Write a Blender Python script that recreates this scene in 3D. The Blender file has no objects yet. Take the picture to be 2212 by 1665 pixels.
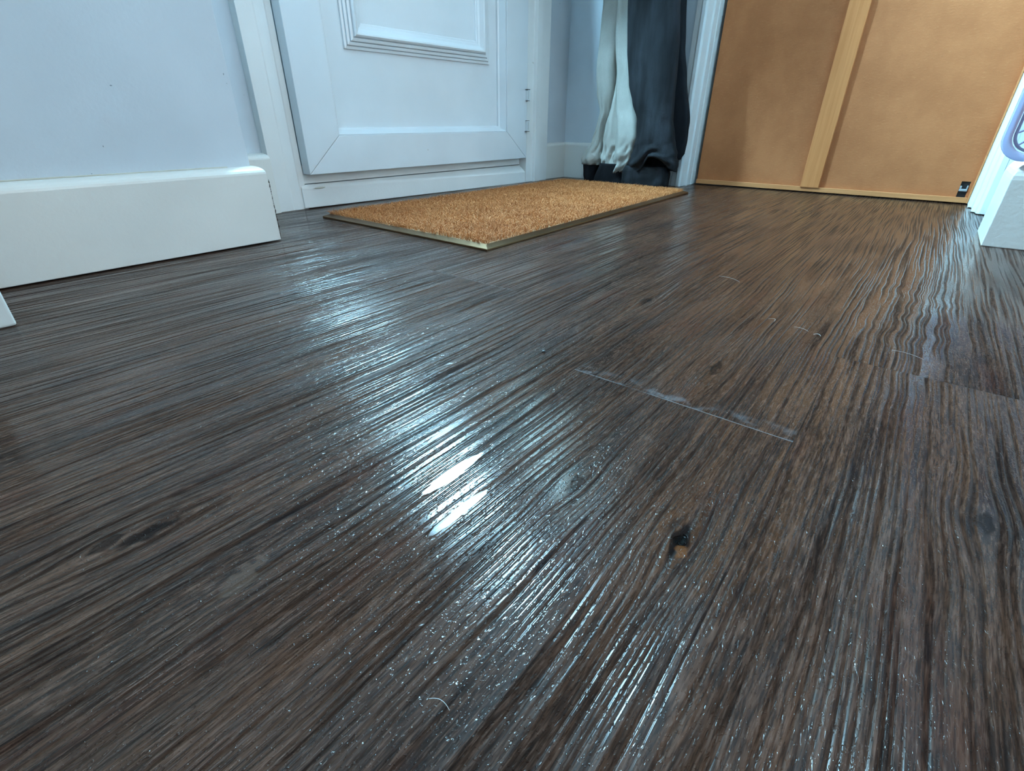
import bpy, bmesh, math, random
from mathutils import Vector, Matrix, noise as mnoise

S = bpy.context.scene
COL = S.collection
random.seed(7)

# ------------------------------------------------------------------ camera
cam_data = bpy.data.cameras.new('camera')
cam_data.sensor_fit = 'HORIZONTAL'
cam_data.sensor_width = 36.0
cam_data.lens = 1046.415 * 36.0 / 2212.0
cam_data.clip_start = 0.005
cam = bpy.data.objects.new('camera', cam_data)
COL.objects.link(cam)
YAW, PIT, ROL = 0.67358883, -0.50139233, -0.00285697
fw = Vector((math.cos(PIT) * math.cos(YAW), math.cos(PIT) * math.sin(YAW), math.sin(PIT)))
rt = fw.cross(Vector((0, 0, 1))).normalized()
dn = fw.cross(rt)
r2 = rt * math.cos(ROL) + dn * math.sin(ROL)
d2 = dn * math.cos(ROL) - rt * math.sin(ROL)
mw = Matrix.Identity(4)
for i in range(3):
    mw[i][0] = r2[i]
    mw[i][1] = -d2[i]
    mw[i][2] = -fw[i]
mw[0][3], mw[1][3], mw[2][3] = 0, 0, 0.2
cam.matrix_world = mw
S.camera = cam

# ------------------------------------------------------------------ light and exposure
S.view_settings.view_transform = 'Standard'
S.view_settings.look = 'None'
S.view_settings.exposure = 0.0
S.view_settings.gamma = 1.0
S.view_settings.use_curve_mapping = False

W = bpy.data.worlds.new('world')
S.world = W
W.use_nodes = True
W.node_tree.nodes['Background'].inputs[0].default_value = (0.78, 0.94, 1.0, 1)
W.node_tree.nodes['Background'].inputs[1].default_value = 0.3


def area(name, loc, target, sx, sy, power, color):
    l = bpy.data.lights.new(name, 'AREA')
    l.shape = 'RECTANGLE'
    l.size, l.size_y = sx, sy
    l.energy = power
    l.color = color
    o = bpy.data.objects.new(name, l)
    o.location = loc
    o.rotation_euler = (Vector(target) - Vector(loc)).to_track_quat('-Z', 'Y').to_euler()
    COL.objects.link(o)
    return o


PANE_STRENGTH = 720.0      # assumed lit pane in the door, unseen, placed from the floor highlight
area('added_side_fill', (0.65, -2.15, 1.2), (0.65, 0.9, 0.9), 1.1, 1.9, 34, (0.88, 0.96, 1.0))  # added unseen fill light, brightens the left wall and the door
area('assumed_ceiling_light', (0.05, 0.25, 2.33), (0.05, 0.25, 0), 0.40, 0.40, 6, (0.84, 0.96, 1.0))  # assumed overhead lamp, unseen, added to light the skirting tops


# ------------------------------------------------------------------ node helpers
class X:
    """tiny expression wrapper that grows Math nodes"""
    t = None

    def __init__(s, sock):
        s.s = sock

    @staticmethod
    def m(op, *a, clamp=False):
        n = X.t.nodes.new('ShaderNodeMath')
        n.operation = op
        n.use_clamp = clamp
        for i, v in enumerate(a):
            if isinstance(v, X):
                X.t.links.new(v.s, n.inputs[i])
            else:
                n.inputs[i].default_value = v
        return X(n.outputs[0])

    def __add__(s, o): return X.m('ADD', s, o)
    __radd__ = __add__
    def __sub__(s, o): return X.m('SUBTRACT', s, o)
    def __rsub__(s, o): return X.m('SUBTRACT', o, s)
    def __mul__(s, o): return X.m('MULTIPLY', s, o)
    __rmul__ = __mul__
    def __truediv__(s, o): return X.m('DIVIDE', s, o)


def sstep(e0, e1, v):
    n = X.t.nodes.new('ShaderNodeMapRange')
    n.interpolation_type = 'SMOOTHSTEP'
    X.t.links.new(v.s, n.inputs['Value'])
    n.inputs['From Min'].default_value = e0
    n.inputs['From Max'].default_value = e1
    return X(n.outputs[0])


def vec(x, y, z):
    n = X.t.nodes.new('ShaderNodeCombineXYZ')
    for i, v in enumerate((x, y, z)):
        if isinstance(v, X):
            X.t.links.new(v.s, n.inputs[i])
        else:
            n.inputs[i].default_value = v
    return n.outputs[0]


def nz(v, scale=1.0, detail=0.0, rough=0.5, dist=0.0):
    n = X.t.nodes.new('ShaderNodeTexNoise')
    X.t.links.new(v, n.inputs['Vector'])
    n.inputs['Scale'].default_value = scale
    n.inputs['Detail'].default_value = detail
    n.inputs['Roughness'].default_value = rough
    n.inputs['Distortion'].default_value = dist
    return X(n.outputs[0])


def mixc(f, a, b):
    n = X.t.nodes.new('ShaderNodeMix')
    n.data_type = 'RGBA'
    if isinstance(f, X):
        X.t.links.new(f.s, n.inputs[0])
    else:
        n.inputs[0].default_value = f
    for i, c in ((6, a), (7, b)):
        if isinstance(c, tuple):
            n.inputs[i].default_value = (*c, 1)
        else:
            X.t.links.new(c, n.inputs[i])
    return n.outputs[2]


def new_mat(name):
    m = bpy.data.materials.new(name)
    m.use_nodes = True
    X.t = m.node_tree
    b = X.t.nodes['Principled BSDF']
    return m, b


def coords():
    n = X.t.nodes.new('ShaderNodeTexCoord')
    s = X.t.nodes.new('ShaderNodeSeparateXYZ')
    X.t.links.new(n.outputs['Object'], s.inputs[0])
    return n.outputs['Object'], X(s.outputs[0]), X(s.outputs[1]), X(s.outputs[2])


def bump(b, h, dist, strength=1.0):
    n = X.t.nodes.new('ShaderNodeBump')
    n.inputs['Strength'].default_value = strength
    n.inputs['Distance'].default_value = dist
    X.t.links.new(h.s, n.inputs['Height'])
    X.t.links.new(n.outputs[0], b.inputs['Normal'])


def paint(name, col, rough=0.4, dirt=0.0, bumpd=0.0003, spec=0.4, dirtcol=(0.25, 0.2, 0.13)):
    """painted surface: faint mottling, specks of dirt and a slight roller texture"""
    m, b = new_mat(name)
    v, x, y, z = coords()
    n1 = nz(v, 6.0, 3.0)
    c = mixc(sstep(0.3, 0.75, n1), tuple(k * 0.95 for k in col), tuple(min(k * 1.03, 1) for k in col))
    if dirt > 0:
        sp = sstep(0.80, 0.84, nz(v, 55.0, 1.0))
        c = mixc(sp * dirt, c, dirtcol)
    X.t.links.new(c, b.inputs['Base Color'])
    b.inputs['Roughness'].default_value = rough
    b.inputs['Specular IOR Level'].default_value = spec
    bump(b, nz(v, 180.0, 2.0), bumpd)
    return m


def plain(name, col, rough=0.5, metal=0.0, spec=0.5):
    m, b = new_mat(name)
    b.inputs['Base Color'].default_value = (*col, 1)
    b.inputs['Roughness'].default_value = rough
    b.inputs['Metallic'].default_value = metal
    b.inputs['Specular IOR Level'].default_value = spec
    return m


# ------------------------------------------------------------------ floor material
def floor_material():
    m, b = new_mat('dark_oak_vinyl')
    v, x, y, z = coords()
    PW, Y0, PL = 0.182, 0.0203, 1.50
    k = X.m('FLOOR', (y - Y0) / PW)
    fy = y - Y0 - k * PW

    def eq(n): return X.m('COMPARE', k, float(n), 0.1)
    frac = X.m('FRACT', k * 0.618 + 0.31) * PL
    xo = frac
    for n, val in ((0, 0.3455), (2, 0.4925), (-1, 0.5275), (1, 1.45), (3, 1.0), (4, 0.95)):
        e = eq(n)
        xo = xo * (1.0 - e) + e * val
    j = X.m('FLOOR', (x - xo) / PL)
    fx = x - xo - j * PL
    pid = k * 5.37 + j * 11.91

    # knots: (x, y, along, across, darkness)
    knots = [(0.2056, 0.0477, 0.030, 0.010, 0.9), (0.0282, 0.2773, 0.030, 0.012, 0.8),
             (0.8086, 0.4851, 0.060, 0.022, 0.35), (0.5646, 0.2349, 0.030, 0.012, 0.6),
             (0.210, 0.1165, 0.018, 0.008, 0.5), (0.4288, 0.1028, 0.035, 0.010, 0.75),
             (0.3273, -0.0833, 0.022, 0.010, 0.6), (0.0104, 0.2863, 0.018, 0.008, 0.7),
             (1.02, 0.33, 0.06, 0.02, 0.4)]
    w = (nz(vec(x * 1.7, y * 7.0, pid), 1.0, 1.0) - 0.5) * 0.022 \
        + (nz(vec(x * 14.0, y * 30.0, pid), 1.0, 1.0) - 0.5) * 0.0030
    # strongly figured, wavy board on the right
    fig = X.m('EXPONENT', 0.0 - (((x - 0.72) / 0.22) * ((x - 0.72) / 0.22) + ((y + 0.03) / 0.05) * ((y + 0.03) / 0.05)))
    w = w + fig * (nz(vec(x * 24.0, y * 26.0, 3.0), 1.0, 0.5) - 0.5) * 0.012
    dark = None
    for (kx, ky, a, c, dk) in knots:
        dx = x - kx
        dy = y - ky
        ax = dx / (a * 1.6)
        ay = dy / (c * 1.6)
        g = X.m('EXPONENT', 0.0 - (ax * ax + ay * ay))
        w = w - dy * g * 0.55
        nx = dx / (a * 0.55)
        ny = (dy + (nz(vec(x * 90.0, y * 140.0, 1.0)) - 0.5) * 0.008) / (c * 0.42)
        gk = sstep(0.25, 0.60, X.m('EXPONENT', 0.0 - (nx * nx + ny * ny))) * dk
        dark = gk if dark is None else X.m('MAXIMUM', dark, gk)
    yw = y + w

    # raised, brushed grain running along the boards
    g1 = nz(vec(x * 6.0, yw * 370.0, pid), 1.0, 0.0)
    g2 = nz(vec(x * 30.0, yw * 620.0, pid + 3.1), 1.0, 1.0)
    g3 = nz(vec(x * 620.0, yw * 900.0, pid + 7.7), 1.0, 1.0)
    pores_b = sstep(0.56, 0.68, nz(vec(x * 190.0, yw * 620.0, pid + 5.7), 1.0, 1.0))
    ridge = sstep(0.34, 0.60, g1)
    dots = sstep(0.60, 0.74, g3)
    calm = sstep(0.32, 0.52, nz(vec(x * 5.0, yw * 30.0, pid + 9.0), 1.0, 1.0))
    h = ridge * (0.45 + calm * 0.55) + g2 * 0.10 + dots * 0.34 - pores_b * 0.30
    # a few smooth, unbrushed slivers of board
    flat = None
    for (fx_, fy_, fa, fb) in ((0.1690, 0.1838, 0.027, 0.0048), (0.1470, 0.1560, 0.026, 0.0032), (0.205, 0.222, 0.022, 0.0022), (0.330, 0.300, 0.05, 0.003),
                               (0.235, 0.335, 0.045, 0.0045), (0.355, 0.395, 0.06, 0.004)):
        ux = (x - fx_) / fa
        uy = (y - fy_ + (g2 - 0.5) * 0.004) / fb
        q = sstep(0.30, 0.42, X.m('EXPONENT', 0.0 - (ux * ux + uy * uy)))
        flat = q if flat is None else X.m('MAXIMUM', flat, q)
    keep = 1.0 - flat
    h = h * keep + flat * 0.9
    sy = X.m('MINIMUM', fy, PW - fy)
    sx = X.m('MINIMUM', fx, PL - fx)
    seam_l = 1.0 - sstep(0.0002, 0.0010, sy)
    seam_e = 1.0 - sstep(0.0002, 0.0007, sx)
    h = h - X.m('MAXIMUM', seam_l * 0.5, seam_e * 1.2)
    hole_n = nz(vec(x * 160.0, y * 160.0, 4.0)) - 0.5
    hx = (x - 0.2063) / 0.0052 + hole_n * 1.1
    hy = (y - 0.0472) / 0.0036 + hole_n * 0.9
    hole = sstep(0.30, 0.55, X.m('EXPONENT', 0.0 - (hx * hx + hy * hy)))
    h = h - hole * 2.5
    bump(b, h, 0.00058)
    cb = X.t.nodes.new('ShaderNodeBump')
    cb.inputs['Distance'].default_value = 0.00021
    X.t.links.new(((ridge * 0.8 + dots * 0.35 - pores_b * 0.35) * keep + flat * 0.8).s, cb.inputs['Height'])
    X.t.links.new(cb.outputs[0], b.inputs['Coat Normal'])

    # colour
    s1 = nz(vec(x * 9.0, yw * 95.0, pid + 1.0), 1.0, 3.0, 0.65)
    s2 = nz(vec(x * 100.0, yw * 1150.0, pid + 2.0), 1.0, 2.0, 0.65)
    s3 = nz(vec(x * 5.0, yw * 22.0, pid + 4.0), 1.0, 2.0)
    s4 = nz(vec(x * 55.0, yw * 330.0, pid + 6.0), 1.0, 2.0, 0.6)
    s5 = nz(vec(x * 34.0, yw * 420.0, pid + 8.0), 1.0, 1.0)
    base = mixc(sstep(0.34, 0.66, s1 * 0.5 + s3 * 0.5), (0.023, 0.0140, 0.0102), (0.080, 0.045, 0.028))
    tone = nz(vec(pid * 3.3, 0.5, 0.5), 1.0)
    base = mixc(sstep(0.50, 0.78, s4) * 0.55, base, (0.135, 0.084, 0.060))
    base = mixc(sstep(0.50, 0.72, s2) * 0.50, base, (0.145, 0.096, 0.072))
    base = mixc(sstep(0.52, 0.80, nz(vec(x * 9.0, yw * 34.0, pid + 12.0), 1.0, 2.0)) * 0.5, base, (0.068, 0.029, 0.018))
    base = mixc(sstep(0.52, 0.34, s2) * 0.60, base, (0.0075, 0.006, 0.0055))
    base = mixc(sstep(0.50, 0.32, s5) * 0.55, base, (0.0085, 0.0065, 0.006))
    base = mixc((1.0 - ridge) * 0.30, base, (0.0085, 0.0065, 0.006))
    pores = sstep(0.60, 0.72, nz(vec(x * 10.0, yw * 70.0, pid + 21.0), 1.0, 3.0, 0.7))
    base = mixc(pores * 0.60, base, (0.0075, 0.0065, 0.0075))
    base = mixc(dark, base, (0.006, 0.005, 0.005))
    # light scuffs beside the knots
    kx2 = (x - 0.1985) / 0.0060 + hole_n * 1.4
    ky2 = (y - 0.0440) / 0.0034 + hole_n * 1.8
    base = mixc(sstep(0.3, 0.7, X.m('EXPONENT', 0.0 - (kx2 * kx2 + ky2 * ky2))) * 0.7, base, (0.125, 0.060, 0.028))
    px = (x - 0.047) / 0.014 + hole_n * 2.0
    py = (y - 0.2085 - (x - 0.047) * 0.25) / 0.0060 + hole_n * 2.4
    base = mixc(sstep(0.3, 0.6, X.m('EXPONENT', 0.0 - (px * px + py * py))) * 0.4, base, (0.11, 0.078, 0.058))
    base = mixc(hole, base, (0.002, 0.002, 0.002))
    # worn joints: the two nearest board ends have gone pale with dust
    dusty = X.m('MAXIMUM', eq(0), eq(2))
    base = mixc(seam_e * (1.0 - dusty) * 0.7 + seam_l * 0.25, base, (0.008, 0.007, 0.007))
    base = mixc(seam_e * dusty * sstep(0.35, 0.6, nz(vec(x * 9.0, y * 18.0, 2.0))) * 0.42, base, (0.42, 0.44, 0.47))
    dust = (1.0 - sstep(0.0, 0.018, X.m('ABSOLUTE', fx - 0.004))) * eq(0) * sstep(0.45, 0.7, nz(vec(x * 90.0, y * 60.0, 8.0), 1.0, 3.0))
    base = mixc(dust * 0.20, base, (0.34, 0.36, 0.40))
    # overall difference between boards
    tn = X.t.nodes.new('ShaderNodeHueSaturation')
    X.t.links.new(base, tn.inputs['Color'])
    X.t.links.new((0.58 + tone * 0.50).s, tn.inputs['Value'])
    tn.inputs['Saturation'].default_value = 1.14
    tn.inputs['Hue'].default_value = 0.489
    X.t.links.new(tn.outputs[0], b.inputs['Base Color'])
    X.t.links.new((0.14 + g2 * 0.05 + (1.0 - ridge) * 0.08).s, b.inputs['Roughness'])
    X.t.links.new((0.01 + sstep(0.30, 0.44, g1) * (0.07 + calm * 0.11) * (1.0 - dark * 0.9) + flat * 0.1).s, b.inputs['Specular IOR Level'])
    b.inputs['Anisotropic'].default_value = 0.6
    X.t.links.new((sstep(0.55, 0.95, ridge) * (0.14 + calm * 0.24) * (1.0 - dark) + flat * 0.05).s, b.inputs['Coat Weight'])
    b.inputs['Coat Roughness'].default_value = 0.07
    X.t.links.new(vec(0.0, 1.0, 0.0), b.inputs['Tangent'])
    return m


def hardboard_material():
    m, b = new_mat('hardboard')
    v, x, y, z = coords()
    n1 = nz(v, 9.0, 4.0, 0.6)
    n2 = nz(vec(x * 60.0, y * 90.0, z * 220.0), 1.0, 3.0, 0.7)
    n3 = nz(v, 260.0, 2.0)
    c = mixc(sstep(0.3, 0.7, n1), (0.385, 0.131, 0.047), (0.455, 0.162, 0.060))
    c = mixc(sstep(0.55, 0.80, n2) * 0.45, c, (0.54, 0.225, 0.092))
    c = mixc(sstep(0.62, 0.78, n3) * 0.35, c, (0.22, 0.105, 0.048))
    X.t.links.new(c, b.inputs['Base Color'])
    b.inputs['Roughness'].default_value = 0.75
    b.inputs['Specular IOR Level'].default_value = 0.2
    bump(b, n2 + n3 * 0.4, 0.0006)
    return m


def softwood_material(name, lo, hi, axis):
    m, b = new_mat(name)
    v, x, y, z = coords()
    g = vec(x * 120.0, y * 120.0, z * 4.0) if axis == 'z' else vec(x * 120.0, y * 4.0, z * 120.0)
    n = nz(g, 1.0, 3.0, 0.6)
    X.t.links.new(mixc(sstep(0.3, 0.7, n), lo, hi), b.inputs['Base Color'])
    b.inputs['Roughness'].default_value = 0.6
    b.inputs['Specular IOR Level'].default_value = 0.2
    bump(b, n, 0.0002)
    return m


def coir_material():
    m, b = new_mat('coir')
    v, x, y, z = coords()
    n1 = nz(v, 7.0, 3.0)
    n2 = nz(v, 420.0, 1.0)
    c = mixc(sstep(0.3, 0.7, n1), (0.36, 0.126, 0.040), (0.47, 0.186, 0.062))
    c = mixc(sstep(0.45, 0.7, n2), c, (0.68, 0.315, 0.118))
    c = mixc(sstep(0.50, 0.30, n2) * 0.7, c, (0.22, 0.085, 0.028))
    X.t.links.new(c, b.inputs['Base Color'])
    b.inputs['Roughness'].default_value = 0.7
    b.inputs['Specular IOR Level'].default_value = 0.2
    return m


def cloth_material(name, lo, hi, scale=9.0, stretch=1.0, rough=0.85):
    m, b = new_mat(name)
    v, x, y, z = coords()
    n1 = nz(vec(x * scale, y * scale, z * scale * stretch), 1.0, 3.0, 0.6)
    n2 = nz(vec(x * 900.0, y * 900.0, z * 300.0), 1.0, 1.0)
    c = mixc(sstep(0.32, 0.70, n1), lo, hi)
    c = mixc(sstep(0.5, 0.75, n2) * 0.25, c, tuple(k * 0.6 for k in lo))
    X.t.links.new(c, b.inputs['Base Color'])
    b.inputs['Roughness'].default_value = rough
    b.inputs['Specular IOR Level'].default_value = 0.2
    bump(b, n2, 0.0004)
    return m


def skirting_paint():
    return paint('skirting_gloss', (0.69, 0.69, 0.655), 0.32, 0.35, 0.00025)


MF = floor_material()
M_WALL = paint('pale_blue_emulsion', (0.545, 0.605, 0.655), 0.75, 0.35, 0.0003, 0.25, (0.2, 0.22, 0.26))
M_TRIM = paint('white_gloss_trim', (0.70, 0.715, 0.705), 0.35, 0.30)
M_SKIRT = skirting_paint()
M_UPVC = paint('white_plastic_door', (0.61, 0.655, 0.685), 0.30, 0.25, 0.00008, 0.45)
M_CEIL = paint('ceiling_white', (0.8, 0.8, 0.8), 0.9)
M_HARD = hardboard_material()
M_BATTEN = softwood_material('batten_wood', (0.50, 0.178, 0.056), (0.58, 0.222, 0.076), 'z')
M_RAIL = softwood_material('rail_wood', (0.50, 0.200, 0.074), (0.60, 0.265, 0.104), 'y')
M_COIR = coir_material()
M_EDGE = plain('bronze_edging', (0.17, 0.105, 0.052), 0.28, 0.9)
M_GAP = plain('dark_gap', (0.012, 0.012, 0.013), 0.8)
M_BLACK = plain('black_plastic', (0.006, 0.006, 0.007), 0.5)
M_STEEL = plain('grey_clip', (0.38, 0.42, 0.44), 0.4, 0.3)
M_GREY = cloth_material('pale_grey_cloth', (0.40, 0.405, 0.37), (0.47, 0.475, 0.44))
M_DARK = cloth_material('charcoal_cloth', (0.0068, 0.0080, 0.0098), (0.0205, 0.0240, 0.0295), 22.0, 0.18)
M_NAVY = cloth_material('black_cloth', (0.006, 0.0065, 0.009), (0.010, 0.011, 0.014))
M_FUR = plain('white_furniture', (0.62, 0.64, 0.62), 0.45)
M_HINGE = plain('hinge_white', (0.62, 0.68, 0.70), 0.4)
M_CAULK = paint('old_caulk', (0.50, 0.49, 0.42), 0.6, 0.6)
M_SCUFF = plain('wall_scuff', (0.22, 0.25, 0.29), 0.7)
M_DIRT = plain('dirt', (0.05, 0.035, 0.025), 0.9)
M_HAIR = plain('pale_fibre', (0.50, 0.51, 0.51), 0.6)

m, b = new_mat('lilac_plastic')
b.inputs['Base Color'].default_value = (0.52, 0.56, 0.80, 1)
b.inputs['Roughness'].default_value = 0.25
b.inputs['Transmission Weight'].default_value = 0.55
b.inputs['IOR'].default_value = 1.2
M_LILAC = m
m, b = new_mat('clear_plastic')
b.inputs['Base Color'].default_value = (0.86, 0.90, 0.97, 1)
b.inputs['Roughness'].default_value = 0.2
b.inputs['Transmission Weight'].default_value = 0.9
b.inputs['IOR'].default_value = 1.05
M_CLEAR = m
m, b = new_mat('assumed_frosted_glass')
b.inputs['Base Color'].default_value = (0.8, 0.9, 1.0, 1)
b.inputs['Roughness'].default_value = 0.4
b.inputs['Emission Color'].default_value = (0.40, 0.77, 1.0, 1)
b.inputs['Emission Strength'].default_value = PANE_STRENGTH
M_PANE = m


# ------------------------------------------------------------------ mesh helpers
def obj(name, bm, mat, parent=None, bevel=0.0, smooth=False, seg=2):
    bmesh.ops.recalc_face_normals(bm, faces=bm.faces)
    me = bpy.data.meshes.new(name)
    bm.to_mesh(me)
    bm.free()
    me.materials.append(mat)
    if smooth:
        for p in me.polygons:
            p.use_smooth = True
    o = bpy.data.objects.new(name, me)
    COL.objects.link(o)
    if parent:
        o.parent = parent
    if bevel > 0:
        md = o.modifiers.new('bevel', 'BEVEL')
        md.width = bevel
        md.segments = seg
        md.limit_method = 'ANGLE'
        md.angle_limit = math.radians(30)
    return o


def empty(name, loc, rz=0.0):
    o = bpy.data.objects.new(name, None)
    o.location = loc
    o.rotation_euler = (0, 0, rz)
    o.empty_display_size = 0.05
    COL.objects.link(o)
    return o


def tag(o, label, cat, group=None):
    o['label'] = label
    o['category'] = cat
    if group:
        o['group'] = group
    return o


def struct(o, label=None, cat=None):
    o['kind'] = 'structure'
    if label:
        o['label'] = label
        o['category'] = cat
    return o


def hexa(bm, pts):
    """box from 8 corners: 4 bottom (loop) then 4 top"""
    v = [bm.verts.new(p) for p in pts]
    for f in ((0, 1, 2, 3), (7, 6, 5, 4), (0, 4, 5, 1), (1, 5, 6, 2), (2, 6, 7, 3), (3, 7, 4, 0)):
        bm.faces.new([v[i] for i in f])


def box(x0, x1, y0, y1, z0, z1, bm=None):
    bm = bm or bmesh.new()
    hexa(bm, [(x0, y0, z0), (x1, y0, z0), (x1, y1, z0), (x0, y1, z0),
              (x0, y0, z1), (x1, y0, z1), (x1, y1, z1), (x0, y1, z1)])
    return bm


def sweep(profile, path_fn, n, bm=None, closed_path=False):
    """profile: list of 2D points (closed polygon); path_fn(i, p) -> 3D"""
    bm = bm or bmesh.new()
    rings = [[bm.verts.new(path_fn(i, p)) for p in profile] for i in range(n)]
    m_ = len(profile)
    cnt = n if closed_path else n - 1
    for i in range(cnt):
        a, c = rings[i], rings[(i + 1) % n]
        for j in range(m_):
            bm.faces.new((a[j], a[(j + 1) % m_], c[(j + 1) % m_], c[j]))
    if not closed_path:
        bm.faces.new(rings[0])
        bm.faces.new(rings[-1][::-1])
    return bm


def tube(bm, pts, rad, sides=8):
    pts = [Vector(p) for p in pts]
    rings = []
    for i, p in enumerate(pts):
        t = (pts[min(i + 1, len(pts) - 1)] - pts[max(i - 1, 0)]).normalized()
        a = t.cross(Vector((0, 0, 1)))
        if a.length < 1e-3:
            a = t.cross(Vector((0, 1, 0)))
        a.normalize()
        c = t.cross(a)
        r = rad[i] if isinstance(rad, (list, tuple)) else rad
        rings.append([bm.verts.new(p + a * math.cos(k * 2 * math.pi / sides) * r + c * math.sin(k * 2 * math.pi / sides) * r) for k in range(sides)])
    for i in range(len(rings) - 1):
        for k in range(sides):
            bm.faces.new((rings[i][k], rings[i][(k + 1) % sides], rings[i + 1][(k + 1) % sides], rings[i + 1][k]))
    bm.faces.new(rings[0][::-1])
    bm.faces.new(rings[-1])
    return bm


# ------------------------------------------------------------------ the setting
bm = bmesh.new()
vs = [bm.verts.new(p) for p in ((-2.2, -2.2, 0), (2.3, -2.2, 0), (2.3, 1.5, 0), (-2.2, 1.5, 0))]
bm.faces.new(vs)
struct(obj('floor', bm, MF), 'dark brown wood plank floor with raised grain', 'floor')

H = 2.4
struct(obj('ceiling', box(-2.2, 2.3, -2.2, 1.5, H, H + 0.05), M_CEIL))

# left wall with its outside corner
MARKS = [(0.2720, 0.2410, 0.0016, 0.0007), (0.2377, 0.1654, 0.0006, 0.0010), (0.4315, 0.2635, 0.0006, 0.0016), (0.4332, 0.2509, 0.0005, 0.0005), (0.2125, 0.1310, 0.0007, 0.0006)]
WL = struct(obj('wall_left', box(-2.2, 0.44, 0.94, 1.5, 0, H), M_WALL, bevel=0.002), 'pale blue wall left of the door', 'wall')


def skirt_profile(h, th, hb, gap=0.0):
    """(out, z) cross-section: square front, rounded-over top"""
    pr = [(0.0, gap), (th, gap), (th, hb)]
    for k in range(1, 6):
        a = k / 6 * math.pi / 2
        pr.append((th - (th * 0.92) * (1 - math.cos(a)) , hb + (h - hb) * math.sin(a)))
    pr.append((th * 0.08, h))
    pr.append((0.0, h))
    return pr


# tall skirting along the left wall, wrapped round its corner
prof = skirt_profile(0.128, 0.021, 0.1155, 0.002)
stations = [(-2.2, 'f'), (0.44, 'c'), (0.44, 'r')]


def left_path(i, p):
    out, z = p
    if i == 0:
        return (-2.2, 0.94 - out, z)
    if i == 1:
        return (0.44 + out * 0.74, 0.94 - out, z)
    return (0.44 + out * 0.74, 1.20, z)


sk = struct(obj('baseboard_left', sweep(prof, left_path, 3), M_SKIRT, bevel=0.0012), 'white skirting board along the left wall', 'skirting board')
# cracked, dirty filler running down the mitre
bm = bmesh.new()
pts = []
for i in range(26):
    z = 0.106 - i * 0.004
    pts.append((0.4562 + random.uniform(-0.0004, 0.0004), 0.9188, z))
tube(bm, pts, [0.0003 + abs(random.gauss(0, 0.0005)) for _ in pts], 6)
obj('cracked_filler', bm, M_DIRT, sk)
bm = bmesh.new()
tube(bm, [(-0.9 + i * 0.05, 0.9396, 0.1286 + random.uniform(-0.0003, 0.0003)) for i in range(27)], 0.0012, 6)
obj('filler_bead', bm, M_CAULK, sk)

# small knocks and specks on the wall
for (wx, wz, rx, rz) in MARKS:
    bm = bmesh.new()
    bmesh.ops.create_uvsphere(bm, u_segments=10, v_segments=6, radius=1.0, matrix=Matrix.Translation((wx, 0.94, wz)) @ Matrix.Diagonal((rx, 0.0005, rz, 1)))
    obj('scuff_mark', bm, M_SCUFF, WL)

# recess behind the corner, old skirting stub in it
struct(obj('wall_recess', box(0.42, 0.618, 1.243, 1.5, 0, H), M_WALL))
prof2 = skirt_profile(0.131, 0.035, 0.119, 0.0)
struct(obj('baseboard_recess', sweep(prof2, lambda i, p: ((0.442, 0.6145)[i], 1.243 - p[0], p[1]), 2), M_SKIRT, bevel=0.001),
       'short end of old skirting beside the door frame', 'skirting board')

# ---- door wall: local frame, X along the wall, -Y towards the room
TH = math.radians(2.2)
door_origin = (0.68, 1.214, 0)
DR = Matrix.Translation(Vector(door_origin)) @ Matrix.Rotation(-TH, 4, 'Z')


def dpt(x, y, z):
    return tuple(DR @ Vector((x, y, z)))


def dbox(x0, x1, y0, y1, z0, z1, bm=None):
    bm = bm or bmesh.new()
    hexa(bm, [dpt(*p) for p in ((x0, y0, z0), (x1, y0, z0), (x1, y1, z0), (x0, y1, z0),
                                (x0, y0, z1), (x1, y0, z1), (x1, y1, z1), (x0, y1, z1))])
    return bm


# frame
fl_bm = bmesh.new()
cprof = [(-0.066, 0.06), (-0.066, 0.0), (-0.030, 0.0), (-0.026, 0.0012), (-0.004, 0.0012), (-0.001, 0.003), (0.013, 0.003), (0.013, 0.06)]
sweep(cprof, lambda i, p: dpt(p[0], p[1], (0.0, 2.14)[i]), 2, fl_bm)
struct(obj('trim_1', fl_bm, M_TRIM, bevel=0.0012), 'white door frame upright left of the panelled door', 'door frame')
fr_bm = bmesh.new()
cprof = [(0.8470, 0.05), (0.8470, -0.026), (0.880, -0.026), (0.883, -0.038), (0.912, -0.038), (0.916, -0.032), (0.962, -0.030), (0.965, -0.028), (0.965, 0.05)]
sweep(cprof, lambda i, p: dpt(p[0], p[1], (0.0, 2.14)[i]), 2, fr_bm)
struct(obj('trim_2', fr_bm, M_TRIM, bevel=0.0012), 'white stepped door frame upright right of the panelled door', 'door frame')
struct(obj('trim_3', dbox(0.0131, 0.8469, -0.02, 0.05, 2.06, 2.14), M_TRIM, bevel=0.001))
# threshold under the door
bm = bmesh.new()
hexa(bm, [dpt(*p) for p in ((0.0002, -0.0015, 0.002), (0.8465, -0.024, -0.001), (0.8465, 0.05, 0), (0.002, 0.05, 0),
                            (0.0002, -0.0015, 0.0485), (0.8465, -0.024, 0.0345), (0.8465, 0.005, 0.057), (0.002, 0.005, 0.0575))])
SILL = struct(obj('trim_4', bm, M_TRIM, bevel=0.002), 'white sloped sill under the panelled door', 'door sill')
bm = bmesh.new()
bmesh.ops.create_uvsphere(bm, u_segments=12, v_segments=6, radius=1.0, matrix=Matrix.Translation(dpt(0.048, -0.004, 0.0475)) @ Matrix.Diagonal((0.016, 0.0016, 0.0022, 1)))
obj('flaked_paint', bm, M_CAULK, SILL)
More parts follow.
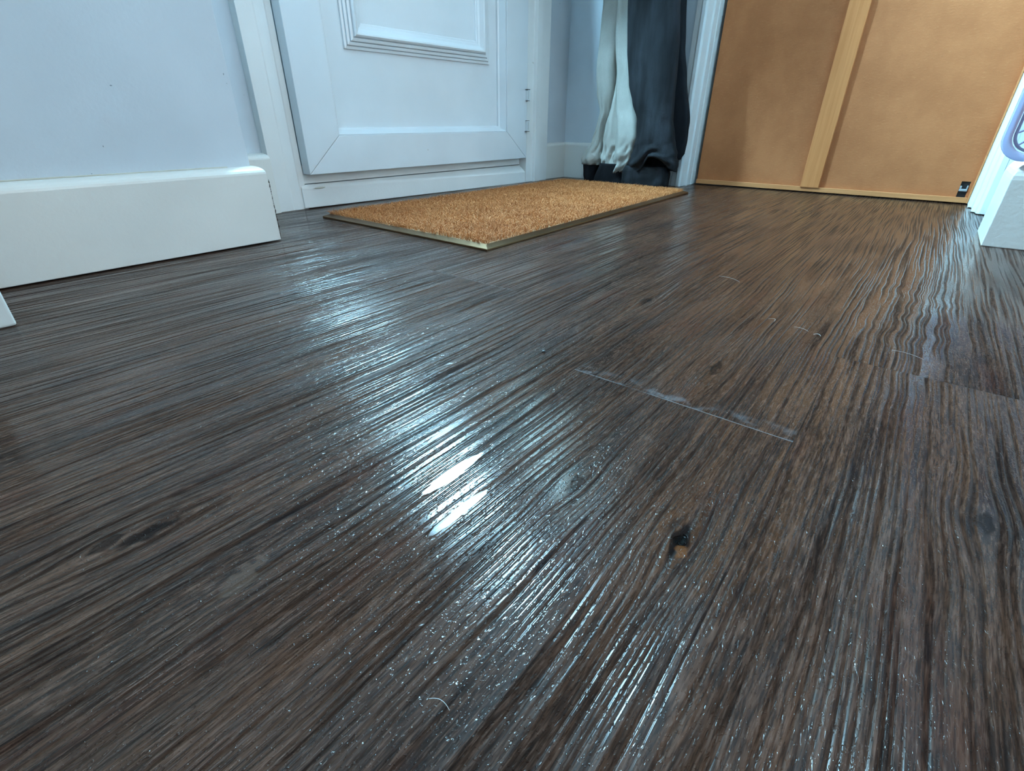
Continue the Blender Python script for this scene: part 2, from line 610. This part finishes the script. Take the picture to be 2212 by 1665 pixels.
# frame bottom rail seen in the gap under the door
struct(obj('trim_5', dbox(0.0131, 0.8469, 0.006, 0.05, 0.058, 0.10), M_TRIM, bevel=0.001))
struct(obj('wall_far', dbox(0.9652, 1.30, -0.006, 0.2, 0, H), M_WALL), 'pale blue wall between door and corner', 'wall')
struct(obj('wall_lintel', dbox(-0.07, 0.97, 0.0, 0.2, 2.1402, H), M_WALL))
struct(obj('wall_outside', dbox(-0.03, 0.93, 0.06, 0.2, 0, 2.14), M_WALL))

# ---- the door
door = struct(empty('door_1', door_origin, -TH), 'white panelled plastic door with raised moulding', 'door')
FRT = -0.030   # front of the sash


def mitre_member(a0, a1, b0, b1, front, back, inner_bevel=0.0):
    """quad outline (outer a0->a1, inner b1->b0) in x,z, extruded in y"""
    bm = bmesh.new()
    pts = [a0, a1, b1, b0]
    hexa(bm, [(p[0], front, p[1]) for p in pts] + [(p[0], back, p[1]) for p in pts])
    return bm


OL, OR, OB, OT = 0.0145, 0.8425, 0.081, 2.055
IL, IR, IB, IT = 0.1085, 0.7400, 0.1645, 1.965
g = 0.0004
obj('bottom_rail', mitre_member((OL + g, OB), (OR - g, OB), (IL + g, IB), (IR - g, IB), FRT, 0.004), M_UPVC, door, bevel=0.0012)
obj('top_rail', mitre_member((OL + g, OT), (OR - g, OT), (IL + g, IT), (IR - g, IT), FRT, 0.004), M_UPVC, door, bevel=0.0012)
obj('stile', mitre_member((OL, OB + g), (OL, OT - g), (IL, IB + g), (IL, IT - g), FRT, 0.004), M_UPVC, door, bevel=0.0012)
obj('stile', mitre_member((OR, OB + g), (OR, OT - g), (IR, IB + g), (IR, IT - g), FRT, 0.004), M_UPVC, door, bevel=0.0012)
obj('middle_rail', box(IL, IR, FRT, 0.004, 0.93, 1.00), M_UPVC, door, bevel=0.001)
# glazing beads: small step, then a slope down to the panel


def bead_frame(x0, x1, z0, z1):
    bm = bmesh.new()
    prof = [(0.0, -0.026), (0.003, -0.027), (0.011, -0.012), (0.013, -0.0085), (0.017, -0.006), (0.018, 0.0), (0.0, 0.0)]
    corners = [(x0, z0, 1, 1), (x1, z0, -1, 1), (x1, z1, -1, -1), (x0, z1, 1, -1)]

    def fn(i, p):
        cx, cz, sx, sz = corners[i]
        return (cx + sx * p[0], p[1], cz + sz * p[0])
    return sweep(prof, fn, 4, bm, True)


obj('glazing_bead', bead_frame(IL, IR, IB, 0.93), M_UPVC, door, bevel=0.0005)
obj('lower_panel', box(IL, IR, 0.0, 0.012, IB, 0.94), M_UPVC, door)
# raised moulding on the lower panel
MX0, MX1, MZ0, MZ1 = 0.1745, 0.6845, 0.3500, 0.760
mprof = [(0.0, 0.0), (0.0005, -0.005), (0.0060, -0.0065), (0.0075, -0.0035), (0.0085, -0.0085), (0.0145, -0.010), (0.0160, -0.0065),
         (0.0170, -0.012), (0.0230, -0.0138), (0.0248, -0.0100), (0.0262, -0.0160), (0.0300, -0.0190), (0.034, -0.0175),
         (0.0430, -0.0085), (0.0490, -0.0060), (0.0500, -0.0042), (0.0550, -0.0030), (0.0566, 0.0)]
corners = [(MX0, MZ0, 1, 1), (MX1, MZ0, -1, 1), (MX1, MZ1, -1, -1), (MX0, MZ1, 1, -1)]
obj('raised_moulding', sweep(mprof, lambda i, p: (corners[i][0] + corners[i][2] * p[0], p[1], corners[i][1] + corners[i][3] * p[0]), 4, None, True),
    M_UPVC, door, bevel=0.0004)
# upper half: panel pieces round an assumed, unseen frosted light
GX0, GX1, GZ0, GZ1 = 0.290, 0.550, 1.06, 1.29
bm = box(IL, GX0, 0.0, 0.012, 0.99, IT + 0.01)
box(GX1, IR, 0.0, 0.012, 0.99, IT + 0.01, bm)
box(GX0, GX1, 0.0, 0.012, 0.99, GZ0, bm)
box(GX0, GX1, 0.0, 0.012, GZ1, IT + 0.01, bm)
obj('upper_panel', bm, M_UPVC, door)
obj('assumed_glass', box(GX0, GX1, 0.004, 0.010, GZ0, GZ1), M_PANE, door)  # assumed lit pane, out of view, source of the floor streak
bm = box(0.8428, 0.8462, -0.0235, -0.004, 0.290, 2.05)
box(0.8428, 0.8462, -0.0235, -0.004, 0.083, 0.1655, bm)
obj('gap_shade', bm, M_GAP, door)  # dark strip added to stand for the shade in the sash gap
# flag hinge on the right edge, two knuckles
for (z0, z1, tip) in ((0.2575, 0.2880, 0.2885), (0.1660, 0.1970, 0.1640)):
    hb = bmesh.new()
    box(0.8345, 0.8468, -0.040, -0.026, z0, z1, hb)
    hg = obj('hinge', hb, M_HINGE, door, bevel=0.0012)
    hb = bmesh.new()
    box(0.8318, 0.8455, -0.0405, -0.027, tip, tip + 0.0016, hb)
    box(0.8375, 0.8383, -0.0404, -0.0395, z0 + 0.004, z1 - 0.003, hb)
    box(0.8345, 0.8440, -0.0405, -0.027, z0 - 0.0012 if tip > z1 else z1, z0 if tip > z1 else z1 + 0.0012, hb)
    obj('hinge_gap', hb, M_GAP, hg)

# ---- far corner
YC = 1.160
struct(obj('wall_back', box(1.786, 2.0, 0.668, 1.5, 0, H), M_WALL), 'pale blue wall behind the hanging trousers', 'wall')
prof3 = skirt_profile(0.1246, 0.010, 0.115, 0.0)
# skirting on the far wall (local door frame) and on the back wall
struct(obj('baseboard_far', sweep(skirt_profile(0.1246, 0.012, 0.1135), lambda i, p: dpt((0.9652, 1.0985)[i], -0.006 - p[0], p[1]), 2), M_SKIRT, bevel=0.001),
       'white skirting between door frame and corner', 'skirting board')
struct(obj('baseboard_back', sweep(skirt_profile(0.1246, 0.012, 0.1135), lambda i, p: (1.786 - p[0], (0.70, 1.180)[i], p[1]), 2), M_SKIRT, bevel=0.001),
       'white skirting behind the hanging trousers', 'skirting board')
# architrave and lining on the left of the doorway
aprof = [(1.786, 0.706), (1.769, 0.706), (1.766, 0.690), (1.758, 0.684), (1.7575, 0.674), (1.762, 0.668), (1.800, 0.6660), (1.803, 0.6610),
         (1.808, 0.6610), (1.811, 0.6650), (1.845, 0.6650), (1.847, 0.6630), (1.862, 0.6630), (1.8635, 0.6655), (1.945, 0.6655), (1.945, 0.70)]
struct(obj('trim_6', sweep(aprof, lambda i, p: (p[0], p[1], (0, 2.1)[i]), 2), M_TRIM, bevel=0.0008), 'white moulded doorway lining beside the trousers', 'door frame')
struct(obj('wall_over', box(1.70, 2.0, -0.128, 0.668, 2.02, H), M_WALL))
# right side of the doorway
rprof = [(1.945, -0.0975), (1.845, -0.0975), (1.842, -0.1005), (1.822, -0.1005), (1.819, -0.0965), (1.800, -0.0965), (1.797, -0.1030), (1.735, -0.1060),
         (1.731, -0.1015), (1.712, -0.1015), (1.706, -0.1080), (1.682, -0.1100), (1.676, -0.1160), (1.676, -0.1275), (1.945, -0.1275)]
struct(obj('trim_7', sweep(rprof, lambda i, p: (p[0], p[1], (0.0015, 2.1)[i]), 2), M_TRIM, bevel=0.0008), 'white moulded doorway lining at right edge', 'door frame')
struct(obj('wall_right', box(1.262, 2.0, -2.2, -0.128, 0, H), M_WALL, bevel=0.002), 'white wall corner at the right edge', 'wall')


def right_path(i, p):
    out, z = p
    k = 0.022 / 0.021
    if i == 0:
        return (1.412, -0.128 + out, z)
    if i == 1:
        return (1.262 - out * k, -0.128 + out, z)
    return (1.262 - out * k, -2.2, z)


struct(obj('baseboard_right', sweep(skirt_profile(0.138, 0.021, 0.1115), right_path, 3), M_SKIRT, bevel=0.0015), 'white skirting wrapped round the right wall corner', 'skirting board')
# walls that close the hall
struct(obj('wall_end', box(-1.05, -1.0, -2.2, 0.94, 0, H), M_WALL))

struct(obj('wall_beyond', box(2.25, 2.3, -2.2, 1.5, 0, H), M_WALL))

# ------------------------------------------------------------------ hardboard panel in the doorway
pan = tag(empty('hardboard_panel', (1.88, 0.28, 0.0)), 'tall brown hardboard panel with pale batten standing across the doorway', 'panel')


def pbox(x0, x1, y0, y1, z0, z1):
    return box(x0 - 1.88, x1 - 1.88, y0 - 0.28, y1 - 0.28, z0, z1)


# board with a cut-out near its lower right corner
bm = bmesh.new()
hx0, hx1, hz0, hz1 = -0.0868, -0.0675, 0.0155, 0.0535
for (y0, y1, z0, z1) in ((hx1, 0.655, 0.0, 1.98), (-0.0945, hx0, 0.0, 1.98), (hx0, hx1, 0.0, hz0), (hx0, hx1, hz1, 1.98)):
    box(0.0, 0.004, y0 - 0.28, y1 - 0.28, z0 + 0.003, z1, bm)
obj('board', bm, M_HARD, pan)
obj('batten', pbox(1.866, 1.8798, 0.2680, 0.3195, 0.0155, 1.95), M_BATTEN, pan, bevel=0.0008)
obj('bottom_rail', pbox(1.8705, 1.8798, -0.0935, 0.6545, 0.0030, 0.0165), M_RAIL, pan, bevel=0.0008)
obj('side_rail', pbox(1.868, 1.8798, -0.0968, -0.0935, 0.003, 1.95), M_RAIL, pan, bevel=0.0005)
ct = obj('cut_out', pbox(1.8845, 1.90, hx0 - 0.004, hx1 + 0.004, hz0 - 0.004, hz1 + 0.004), M_BLACK, pan)
bm = bmesh.new()
# grey U-shaped catch
box(1.877 - 1.88, 1.884 - 1.88, hx0 + 0.001 - 0.28, hx1 - 0.0005 - 0.28, 0.0315, 0.0375, bm)
box(1.878 - 1.88, 1.884 - 1.88, hx0 + 0.0010 - 0.28, hx0 + 0.0045 - 0.28, 0.0375, 0.0465, bm)
box(1.878 - 1.88, 1.884 - 1.88, hx1 - 0.0045 - 0.28, hx1 - 0.0005 - 0.28, 0.0375, 0.0450, bm)
obj('catch', bm, M_STEEL, pan, bevel=0.0012)

# ------------------------------------------------------------------ coir doormat
NC, RC, FC, LC = (0.6354, 0.5634), (1.603, 0.5778), (1.6200, 1.0574), (0.6420, 1.0760)


def bil(s, t):
    return tuple((1 - s) * (1 - t) * NC[i] + s * (1 - t) * RC[i] + s * t * FC[i] + (1 - s) * t * LC[i] for i in (0, 1))


mat = tag(empty('doormat', (*bil(0.5, 0.5), 0)), 'rectangular tan coir doormat with thin bronze edging on the dark floor', 'doormat')
mox, moy = mat.location[0], mat.location[1]


def mp(s, t, z):
    p = bil(s, t)
    return (p[0] - mox, p[1] - moy, z)


LS, LT = 0.97, 0.50
e_s, e_t = 0.013 / LS, 0.013 / LT
# sloping edging strips, mitred
for nm, (a, c, ai, ci) in {'n': ((0, 0), (1, 0), (e_s, e_t), (1 - e_s, e_t)), 'r': ((1, 0), (1, 1), (1 - e_s, e_t), (1 - e_s, 1 - e_t)),
                           'f': ((1, 1), (0, 1), (1 - e_s, 1 - e_t), (e_s, 1 - e_t)), 'l': ((0, 1), (0, 0), (e_s, 1 - e_t), (e_s, e_t))}.items():
    bm = bmesh.new()
    hexa(bm, [mp(*a, 0.0), mp(*c, 0.0), mp(*ci, 0.0), mp(*ai, 0.0), mp(*a, 0.0035), mp(*c, 0.0035), mp(*ci, 0.0085), mp(*ai, 0.0085)])
    obj('edging_strip', bm, M_EDGE, mat, bevel=0.0006)
bm = bmesh.new()
hexa(bm, [mp(e_s, e_t, 0.0005), mp(1 - e_s, e_t, 0.0005), mp(1 - e_s, 1 - e_t, 0.0005), mp(e_s, 1 - e_t, 0.0005),
          mp(e_s, e_t, 0.008), mp(1 - e_s, e_t, 0.008), mp(1 - e_s, 1 - e_t, 0.008), mp(e_s, 1 - e_t, 0.008)])
obj('backing', bm, plain('coir_base', (0.30, 0.16, 0.07), 0.9), mat)
# pile of bent coir fibres
verts, faces = [], []
rnd = random.Random(3)
for i in range(95000):
    s = e_s * 0.9 + (1 - 1.8 * e_s) * rnd.random()
    t = e_t * 0.9 + (1 - 1.8 * e_t) * rnd.random()
    x, y, _ = mp(s, t, 0)
    lump = mnoise.noise((x * 14, y * 14, 0.3)) * 0.0012
    hgt = 0.0055 + rnd.random() * 0.0035 + lump
    if rnd.random() < 0.03:
        hgt += 0.004 * rnd.random()
    a = rnd.random() * 6.283
    lean = rnd.random() * 0.014
    dx, dy = math.cos(a), math.sin(a)
    w_ = 0.00034 + rnd.random() * 0.00022
    wa = rnd.random() * 6.283
    px, py = math.cos(wa) * w_, math.sin(wa) * w_
    b0 = 0.0075
    n0 = len(verts)
    for f_, l_ in ((0, 0), (0.62, 0.35), (1.0, 1.0)):
        cx, cy, cz = x + dx * lean * l_, y + dy * lean * l_, b0 + hgt * f_
        k_ = 1.0 - 0.45 * f_
        verts.append((cx - px * k_, cy - py * k_, cz))
        verts.append((cx + px * k_, cy + py * k_, cz))
    faces.append((n0, n0 + 1, n0 + 3, n0 + 2))
    faces.append((n0 + 2, n0 + 3, n0 + 5, n0 + 4))
me = bpy.data.meshes.new('coir_pile')
me.from_pydata(verts, [], faces)
me.materials.append(M_COIR)
pile = bpy.data.objects.new('coir_pile', me)
COL.objects.link(pile)
pile.parent = mat
pile['kind'] = 'stuff'


# ------------------------------------------------------------------ hanging trousers
def interp(rows, z):
    rows = sorted(rows, key=lambda r: r[0])
    if z <= rows[0][0]:
        return rows[0]
    for a, c in zip(rows, rows[1:]):
        if z <= c[0]:
            t = (z - a[0]) / (c[0] - a[0])
            t = t * t * (3 - 2 * t) * 0.5 + t * 0.5
            return tuple(a[i] + (c[i] - a[i]) * t for i in range(len(a)))
    return rows[-1]


def leg(rows, org, seed, fold=0.006, n=64, zstep=0.006, thick=0.0016, open_hem=None):
    """cloth tube. rows: (z, y_right, y_left, x_centre, half_depth); returns bmesh in the thing's own space"""
    zs = sorted(r[0] for r in rows)
    z0, z1 = zs[0], zs[-1]
    cnt = max(2, int((z1 - z0) / zstep))
    bm = bmesh.new()
    rings = []
    for i in range(cnt + 1):
        z = z0 + (z1 - z0) * i / cnt
        _, ya, yb, xc, hd = interp(rows, z)
        yc, hw = (ya + yb) / 2, (yb - ya) / 2
        ring = []
        for k in range(n):
            a = 2 * math.pi * k / n
            ca, sa = math.cos(a), math.sin(a)
            ca = math.copysign(abs(ca) ** 0.85, ca)
            sa = math.copysign(abs(sa) ** 0.75, sa)
            # long soft folds plus crumpling towards the hem
            low = max(0.0, 1 - (z - z0) / 0.12)
            f1 = mnoise.noise((ca * 1.6 + seed, sa * 1.6, z * 3.5)) * fold
            f2 = mnoise.noise((ca * 2.4 + seed * 2, sa * 2.4 + z * 4, z * 26)) * fold * (0.25 + 1.0 * low)
            w3 = ca * 0.9 + mnoise.noise((ca + seed, sa, z * 12)) * 0.8
            f3 = (0.5 - abs(mnoise.noise((w3 + seed * 1.7, sa * 0.9 + 4, z * 34 + w3 * 1.6))) * 2.2) * fold * 1.5 * low
            f = f1 + f2 + f3
            edge = abs(ca)
            zz = z
            if open_hem and i < 14:
                zz += open_hem(a) * (1 - i / 14)
            ring.append(bm.verts.new((xc + sa * (hd + f) - org[0], yc + ca * (hw + f * 0.35 * edge) - org[1], zz - org[2])))
        rings.append(ring)
    for i in range(cnt):
        for k in range(n):
            bm.faces.new((rings[i][k], rings[i][(k + 1) % n], rings[i + 1][(k + 1) % n], rings[i + 1][k]))
    return bm


def add_cloth(name, bm, m_, parent):
    o = obj(name, bm, m_, parent, smooth=True)
    sd = o.modifiers.new('thickness', 'SOLIDIFY')
    sd.thickness = 0.0022
    sd.offset = -1
    return o


def nearer(rows, k):
    return [(max(0.0, 0.2 + (z - 0.2) * k) if z > 0 else 0.0, a * k, c * k, x * k, hd) for (z, a, c, x, hd) in rows]


def unseen_top(y0, y1, x0, hd, org, seed):
    return leg([(0.62, y0 - 0.004, y1 + 0.004, x0, hd), (0.78, y0 - 0.012, y1 + 0.012, x0, hd + 0.004), (1.0, y0 + 0.01, y1 - 0.01, x0, hd)], org, seed, 0.004)


go = (1.725, 0.95, 0.0)
gt = tag(empty('trousers', go), 'pale grey trousers with black inner ankle cuffs hanging in the corner beyond the doormat', 'trousers')
A = [(0.056, 0.968, 1.041, 1.737, 0.030), (0.072, 0.960, 1.048, 1.735, 0.034), (0.089, 0.962, 1.043, 1.735, 0.032), (0.117, 0.962, 1.016, 1.738, 0.028),
     (0.183, 0.958, 0.993, 1.740, 0.026), (0.224, 0.944, 0.984, 1.740, 0.026), (0.283, 0.935, 1.001, 1.738, 0.030), (0.36, 0.938, 1.008, 1.738, 0.032),
     (0.447, 0.936, 1.003, 1.738, 0.032), (0.54, 0.915, 1.003, 1.738, 0.034), (0.70, 0.900, 1.01, 1.738, 0.036)]
add_cloth('leg', leg(A, go, 1.3, 0.008), M_GREY, gt)
B1 = [(0.046, 0.880, 0.944, 1.715, 0.030), (0.058, 0.874, 0.955, 1.714, 0.034), (0.098, 0.878, 0.952, 1.714, 0.033), (0.147, 0.883, 0.950, 1.716, 0.030),
      (0.187, 0.890, 0.947, 1.717, 0.028), (0.245, 0.900, 0.931, 1.718, 0.022), (0.308, 0.905, 0.924, 1.720, 0.016), (0.44, 0.905, 0.925, 1.722, 0.016), (0.70, 0.905, 0.93, 1.722, 0.018)]
add_cloth('leg', leg(B1, go, 4.1, 0.010), M_GREY, gt)
B2 = [(0.037, 0.852, 0.890, 1.690, 0.016), (0.058, 0.832, 0.889, 1.690, 0.024), (0.098, 0.818, 0.888, 1.692, 0.030), (0.147, 0.807, 0.887, 1.694, 0.032),
      (0.187, 0.812, 0.892, 1.696, 0.030), (0.245, 0.828, 0.903, 1.700, 0.028), (0.308, 0.848, 0.911, 1.702, 0.028), (0.44, 0.862, 0.932, 1.704, 0.028),
      (0.53, 0.874, 0.933, 1.704, 0.030), (0.64, 0.884, 0.94, 1.706, 0.030)]
B2 = nearer(B2, 1.005)
add_cloth('leg_panel', leg(B2, go, 7.7, 0.007), M_GREY, gt)
add_cloth('unseen_top', leg([(0.63, 0.905, 1.02, 1.700, 0.055), (0.68, 0.905, 1.04, 1.60, 0.05), (0.73, 0.80, 1.08, 1.50, 0.08), (0.76, 0.755, 1.10, 1.500, 0.11), (1.25, 0.755, 1.10, 1.500, 0.11), (1.36, 0.86, 1.06, 1.56, 0.07), (1.44, 0.92, 1.04, 1.72, 0.05)], go, 2.2, 0.006), M_GREY, gt)  # unseen top, bulked out beyond real trousers to shade the hardboard's left side
add_cloth('ankle_cuff', leg([(0.0, 0.985, 1.030, 1.737, 0.024), (0.022, 0.986, 1.036, 1.737, 0.026), (0.066, 0.976, 1.040, 1.737, 0.027)], go, 6.0, 0.0015), M_NAVY, gt)
add_cloth('ankle_cuff', leg([(0.0, 0.848, 0.972, 1.705, 0.034), (0.016, 0.856, 0.968, 1.705, 0.034), (0.066, 0.86, 0.948, 1.703, 0.033)], go, 8.0, 0.0015), M_NAVY, gt)

do_ = (1.68, 0.76, 0.0)
dt = tag(empty('trousers', do_), 'charcoal trousers with turned up hem hanging against the white doorway lining', 'trousers')


def hem_open(a):
    # the hem is pulled up into a peak at the front right, showing the dark inside
    d = a - 4.66
    d = d / 0.22 if d > 0 else d / 0.75
    return 0.044 * math.exp(-d * d)


Cq = [(0.052, 0.652, 0.816, 1.668, 0.042), (0.068, 0.650, 0.820, 1.668, 0.045), (0.104, 0.661, 0.812, 1.669, 0.046), (0.150, 0.678, 0.803, 1.670, 0.046),
      (0.202, 0.693, 0.808, 1.672, 0.044), (0.249, 0.699, 0.831, 1.674, 0.044), (0.301, 0.702, 0.850, 1.675, 0.044), (0.396, 0.708, 0.868, 1.676, 0.046),
      (0.515, 0.724, 0.883, 1.677, 0.048), (0.70, 0.73, 0.89, 1.68, 0.05)]
Cq = nearer(Cq, 0.99)
add_cloth('leg', leg(Cq, do_, 11.7, 0.0075, open_hem=hem_open), M_DARK, dt)
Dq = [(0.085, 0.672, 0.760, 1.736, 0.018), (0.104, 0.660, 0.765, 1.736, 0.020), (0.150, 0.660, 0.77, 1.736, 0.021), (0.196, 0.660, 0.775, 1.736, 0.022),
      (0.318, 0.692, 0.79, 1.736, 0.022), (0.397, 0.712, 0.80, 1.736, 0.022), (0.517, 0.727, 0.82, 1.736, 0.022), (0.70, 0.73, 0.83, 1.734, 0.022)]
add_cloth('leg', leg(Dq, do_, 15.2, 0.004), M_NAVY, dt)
add_cloth('unseen_top', unseen_top(0.735, 0.856, 1.704, 0.044, do_, 9.1), M_DARK, dt)
add_cloth('ankle_cuff', leg(nearer([(0.0, 0.681, 0.840, 1.672, 0.034), (0.012, 0.676, 0.843, 1.671, 0.037), (0.046, 0.675, 0.842, 1.670, 0.036), (0.052, 0.678, 0.840, 1.670, 0.037),
                             (0.066, 0.684, 0.832, 1.670, 0.035)], 0.99), do_, 18.0, 0.0025), M_DARK, dt)

# ------------------------------------------------------------------ furniture foot at the left edge
cb = tag(empty('shoe_cabinet', (0.028, 0.83, 0.0)), 'white furniture leg at the left edge in front of the tall skirting', 'cabinet')
for (lx, ly) in ((0.0, -0.0925), (0.0, 0.063), (-0.55, -0.0925), (-0.55, 0.063)):
    bm = box(lx - 0.026, lx + 0.0225, ly, ly + 0.026, 0.0, 0.14)
    obj('leg', bm, M_FUR, cb, bevel=0.003, seg=3)
obj('body', box(-0.60, 0.0225, -0.0925, 0.089, 0.14, 0.95), M_FUR, cb, bevel=0.003)
obj('door', box(-0.59, 0.0125, -0.104, -0.093, 0.16, 0.53), M_FUR, cb, bevel=0.002)
obj('door', box(-0.59, 0.0125, -0.104, -0.093, 0.55, 0.93), M_FUR, cb, bevel=0.002)

# ------------------------------------------------------------------ clear plastic tray on the right skirting
ty0, ty1, tz0, tz1 = -0.40, -0.0735, 0.1405, 0.52
tr = tag(empty('plastic_tray', (1.25, -0.235, tz0)), 'translucent lilac plastic tray standing on the right skirting ledge', 'tray')


def rrect(y0, y1, z0, z1, r, n=8):
    out = []
    for (cy, cz, a0) in ((y1 - r, z1 - r, 0), (y0 + r, z1 - r, 90), (y0 + r, z0 + r, 180), (y1 - r, z0 + r, 270)):
        for k in range(n + 1):
            a = math.radians(a0 + 90 * k / n)
            out.append((cy + r * math.cos(a), cz + r * math.sin(a)))
    return out


def ring_mesh(inset_o, inset_i, x0, x1, r):
    o_ = rrect(ty0 + inset_o, ty1 - inset_o, tz0 + inset_o, tz1 - inset_o, max(r - inset_o * 0.6, 0.008))
    i_ = rrect(ty0 + inset_i, ty1 - inset_i, tz0 + inset_i, tz1 - inset_i, max(r - inset_i * 0.6, 0.006))
    bm = bmesh.new()
    n = len(o_)
    L = [[bm.verts.new((x - 1.25, p[0] + 0.235, p[1] - tz0)) for p in pts] for pts, x in ((o_, x0), (i_, x0), (i_, x1), (o_, x1))]
    for q in range(4):
        a, c = L[q], L[(q + 1) % 4]
        for k in range(n):
            bm.faces.new((a[k], a[(k + 1) % n], c[(k + 1) % n], c[k]))
    return bm


obj('rim', ring_mesh(0.0, 0.0115, 1.236, 1.258, 0.036), M_LILAC, tr, bevel=0.002, smooth=True)
obj('inner_ring', ring_mesh(0.0135, 0.017, 1.242, 1.256, 0.036), M_LILAC, tr, bevel=0.0006)
obj('inner_ring', ring_mesh(0.034, 0.038, 1.242, 1.256, 0.036), M_LILAC, tr, bevel=0.0006)
obj('inner_ring', ring_mesh(0.044, 0.054, 1.242, 1.256, 0.036), M_LILAC, tr, bevel=0.001)
bm = bmesh.new()
pp = rrect(ty0 + 0.01, ty1 - 0.01, tz0 + 0.01, tz1 - 0.01, 0.028)
f0 = [bm.verts.new((0.004, p[0] + 0.235, p[1] - tz0)) for p in pp]
f1 = [bm.verts.new((0.006, p[0] + 0.235, p[1] - tz0)) for p in pp]
bm.faces.new(f0)
bm.faces.new(f1[::-1])
for k in range(len(pp)):
    bm.faces.new((f0[k], f0[(k + 1) % len(pp)], f1[(k + 1) % len(pp)], f1[k]))
obj('base', bm, M_CLEAR, tr)
o_in = rrect(ty0 + 0.015, ty1 - 0.015, tz0 + 0.015, tz1 - 0.015, 0.027)
i_in = rrect(ty0 + 0.036, ty1 - 0.036, tz0 + 0.036, tz1 - 0.036, 0.016)
for idx in (1, 8, 10, 17, 19, 26, 27, 31, 35):
    a, c = o_in[idx], i_in[idx]
    bm = bmesh.new()
    tube(bm, [(-0.002, a[0] + 0.235, a[1] - tz0), (-0.002, c[0] + 0.235, c[1] - tz0)], 0.0016, 6)
    obj('rib', bm, M_LILAC, tr)

# ------------------------------------------------------------------ bits on the floor
bm = bmesh.new()
bmesh.ops.create_icosphere(bm, subdivisions=2, radius=0.0016)
for v_ in bm.verts:
    v_.co *= 1 + 0.5 * mnoise.noise(v_.co * 900)
    v_.co.z = v_.co.z * 0.6 + 0.0010
cr = obj('crumb', bm, M_BLACK)
cr.location = (0.3586, 0.2461, 0.0)
tag(cr, 'tiny black crumb lying near the middle of the floor', 'crumb')


def fibre(pts, label, r=0.00011):
    bm = bmesh.new()
    tube(bm, pts, r, 5)
    o = obj('lint_fibre', bm, M_HAIR, smooth=True)
    tag(o, label, 'fibre', 'pale fibres lying on the floor')


def arc(x0, y0, x1, y1, sag, n=9, z=0.0006):
    out = []
    for i in range(n):
        t = i / (n - 1)
        nx, ny = -(y1 - y0), (x1 - x0)
        s_ = sag * 4 * t * (1 - t)
        out.append((x0 + (x1 - x0) * t + nx * s_, y0 + (y1 - y0) * t + ny * s_, z + 0.0008 * math.sin(t * 3.1)))
    return out


fibre(arc(0.5945, 0.0975, 0.5890, 0.0905, 0.5), 'short curled white fibre left of the thin straight pale hair')
fibre(arc(0.5750, 0.0480, 0.5735, 0.0410, 0.35), 'short bright white fibre lying at the right end of the pale hair', 0.0002)
fibre(arc(0.5849, 0.0689, 0.5800, 0.0538, 0.08), 'thin straight pale hair between two short white fibres')
fibre(arc(0.5787, -0.0207, 0.5717, -0.0457, 0.06), 'thin pale hair across the wavy grained board at right', 0.00012)
fibre(arc(0.7345, 0.1995, 0.7226, 0.1667, 0.10), 'thin pale hair on the floor in front of the hardboard panel', 0.00013)
fibre(arc(0.0640, 0.0925, 0.0660, 0.0830, 0.15), 'thin pale hair on the dark board nearest the camera', 0.00009)
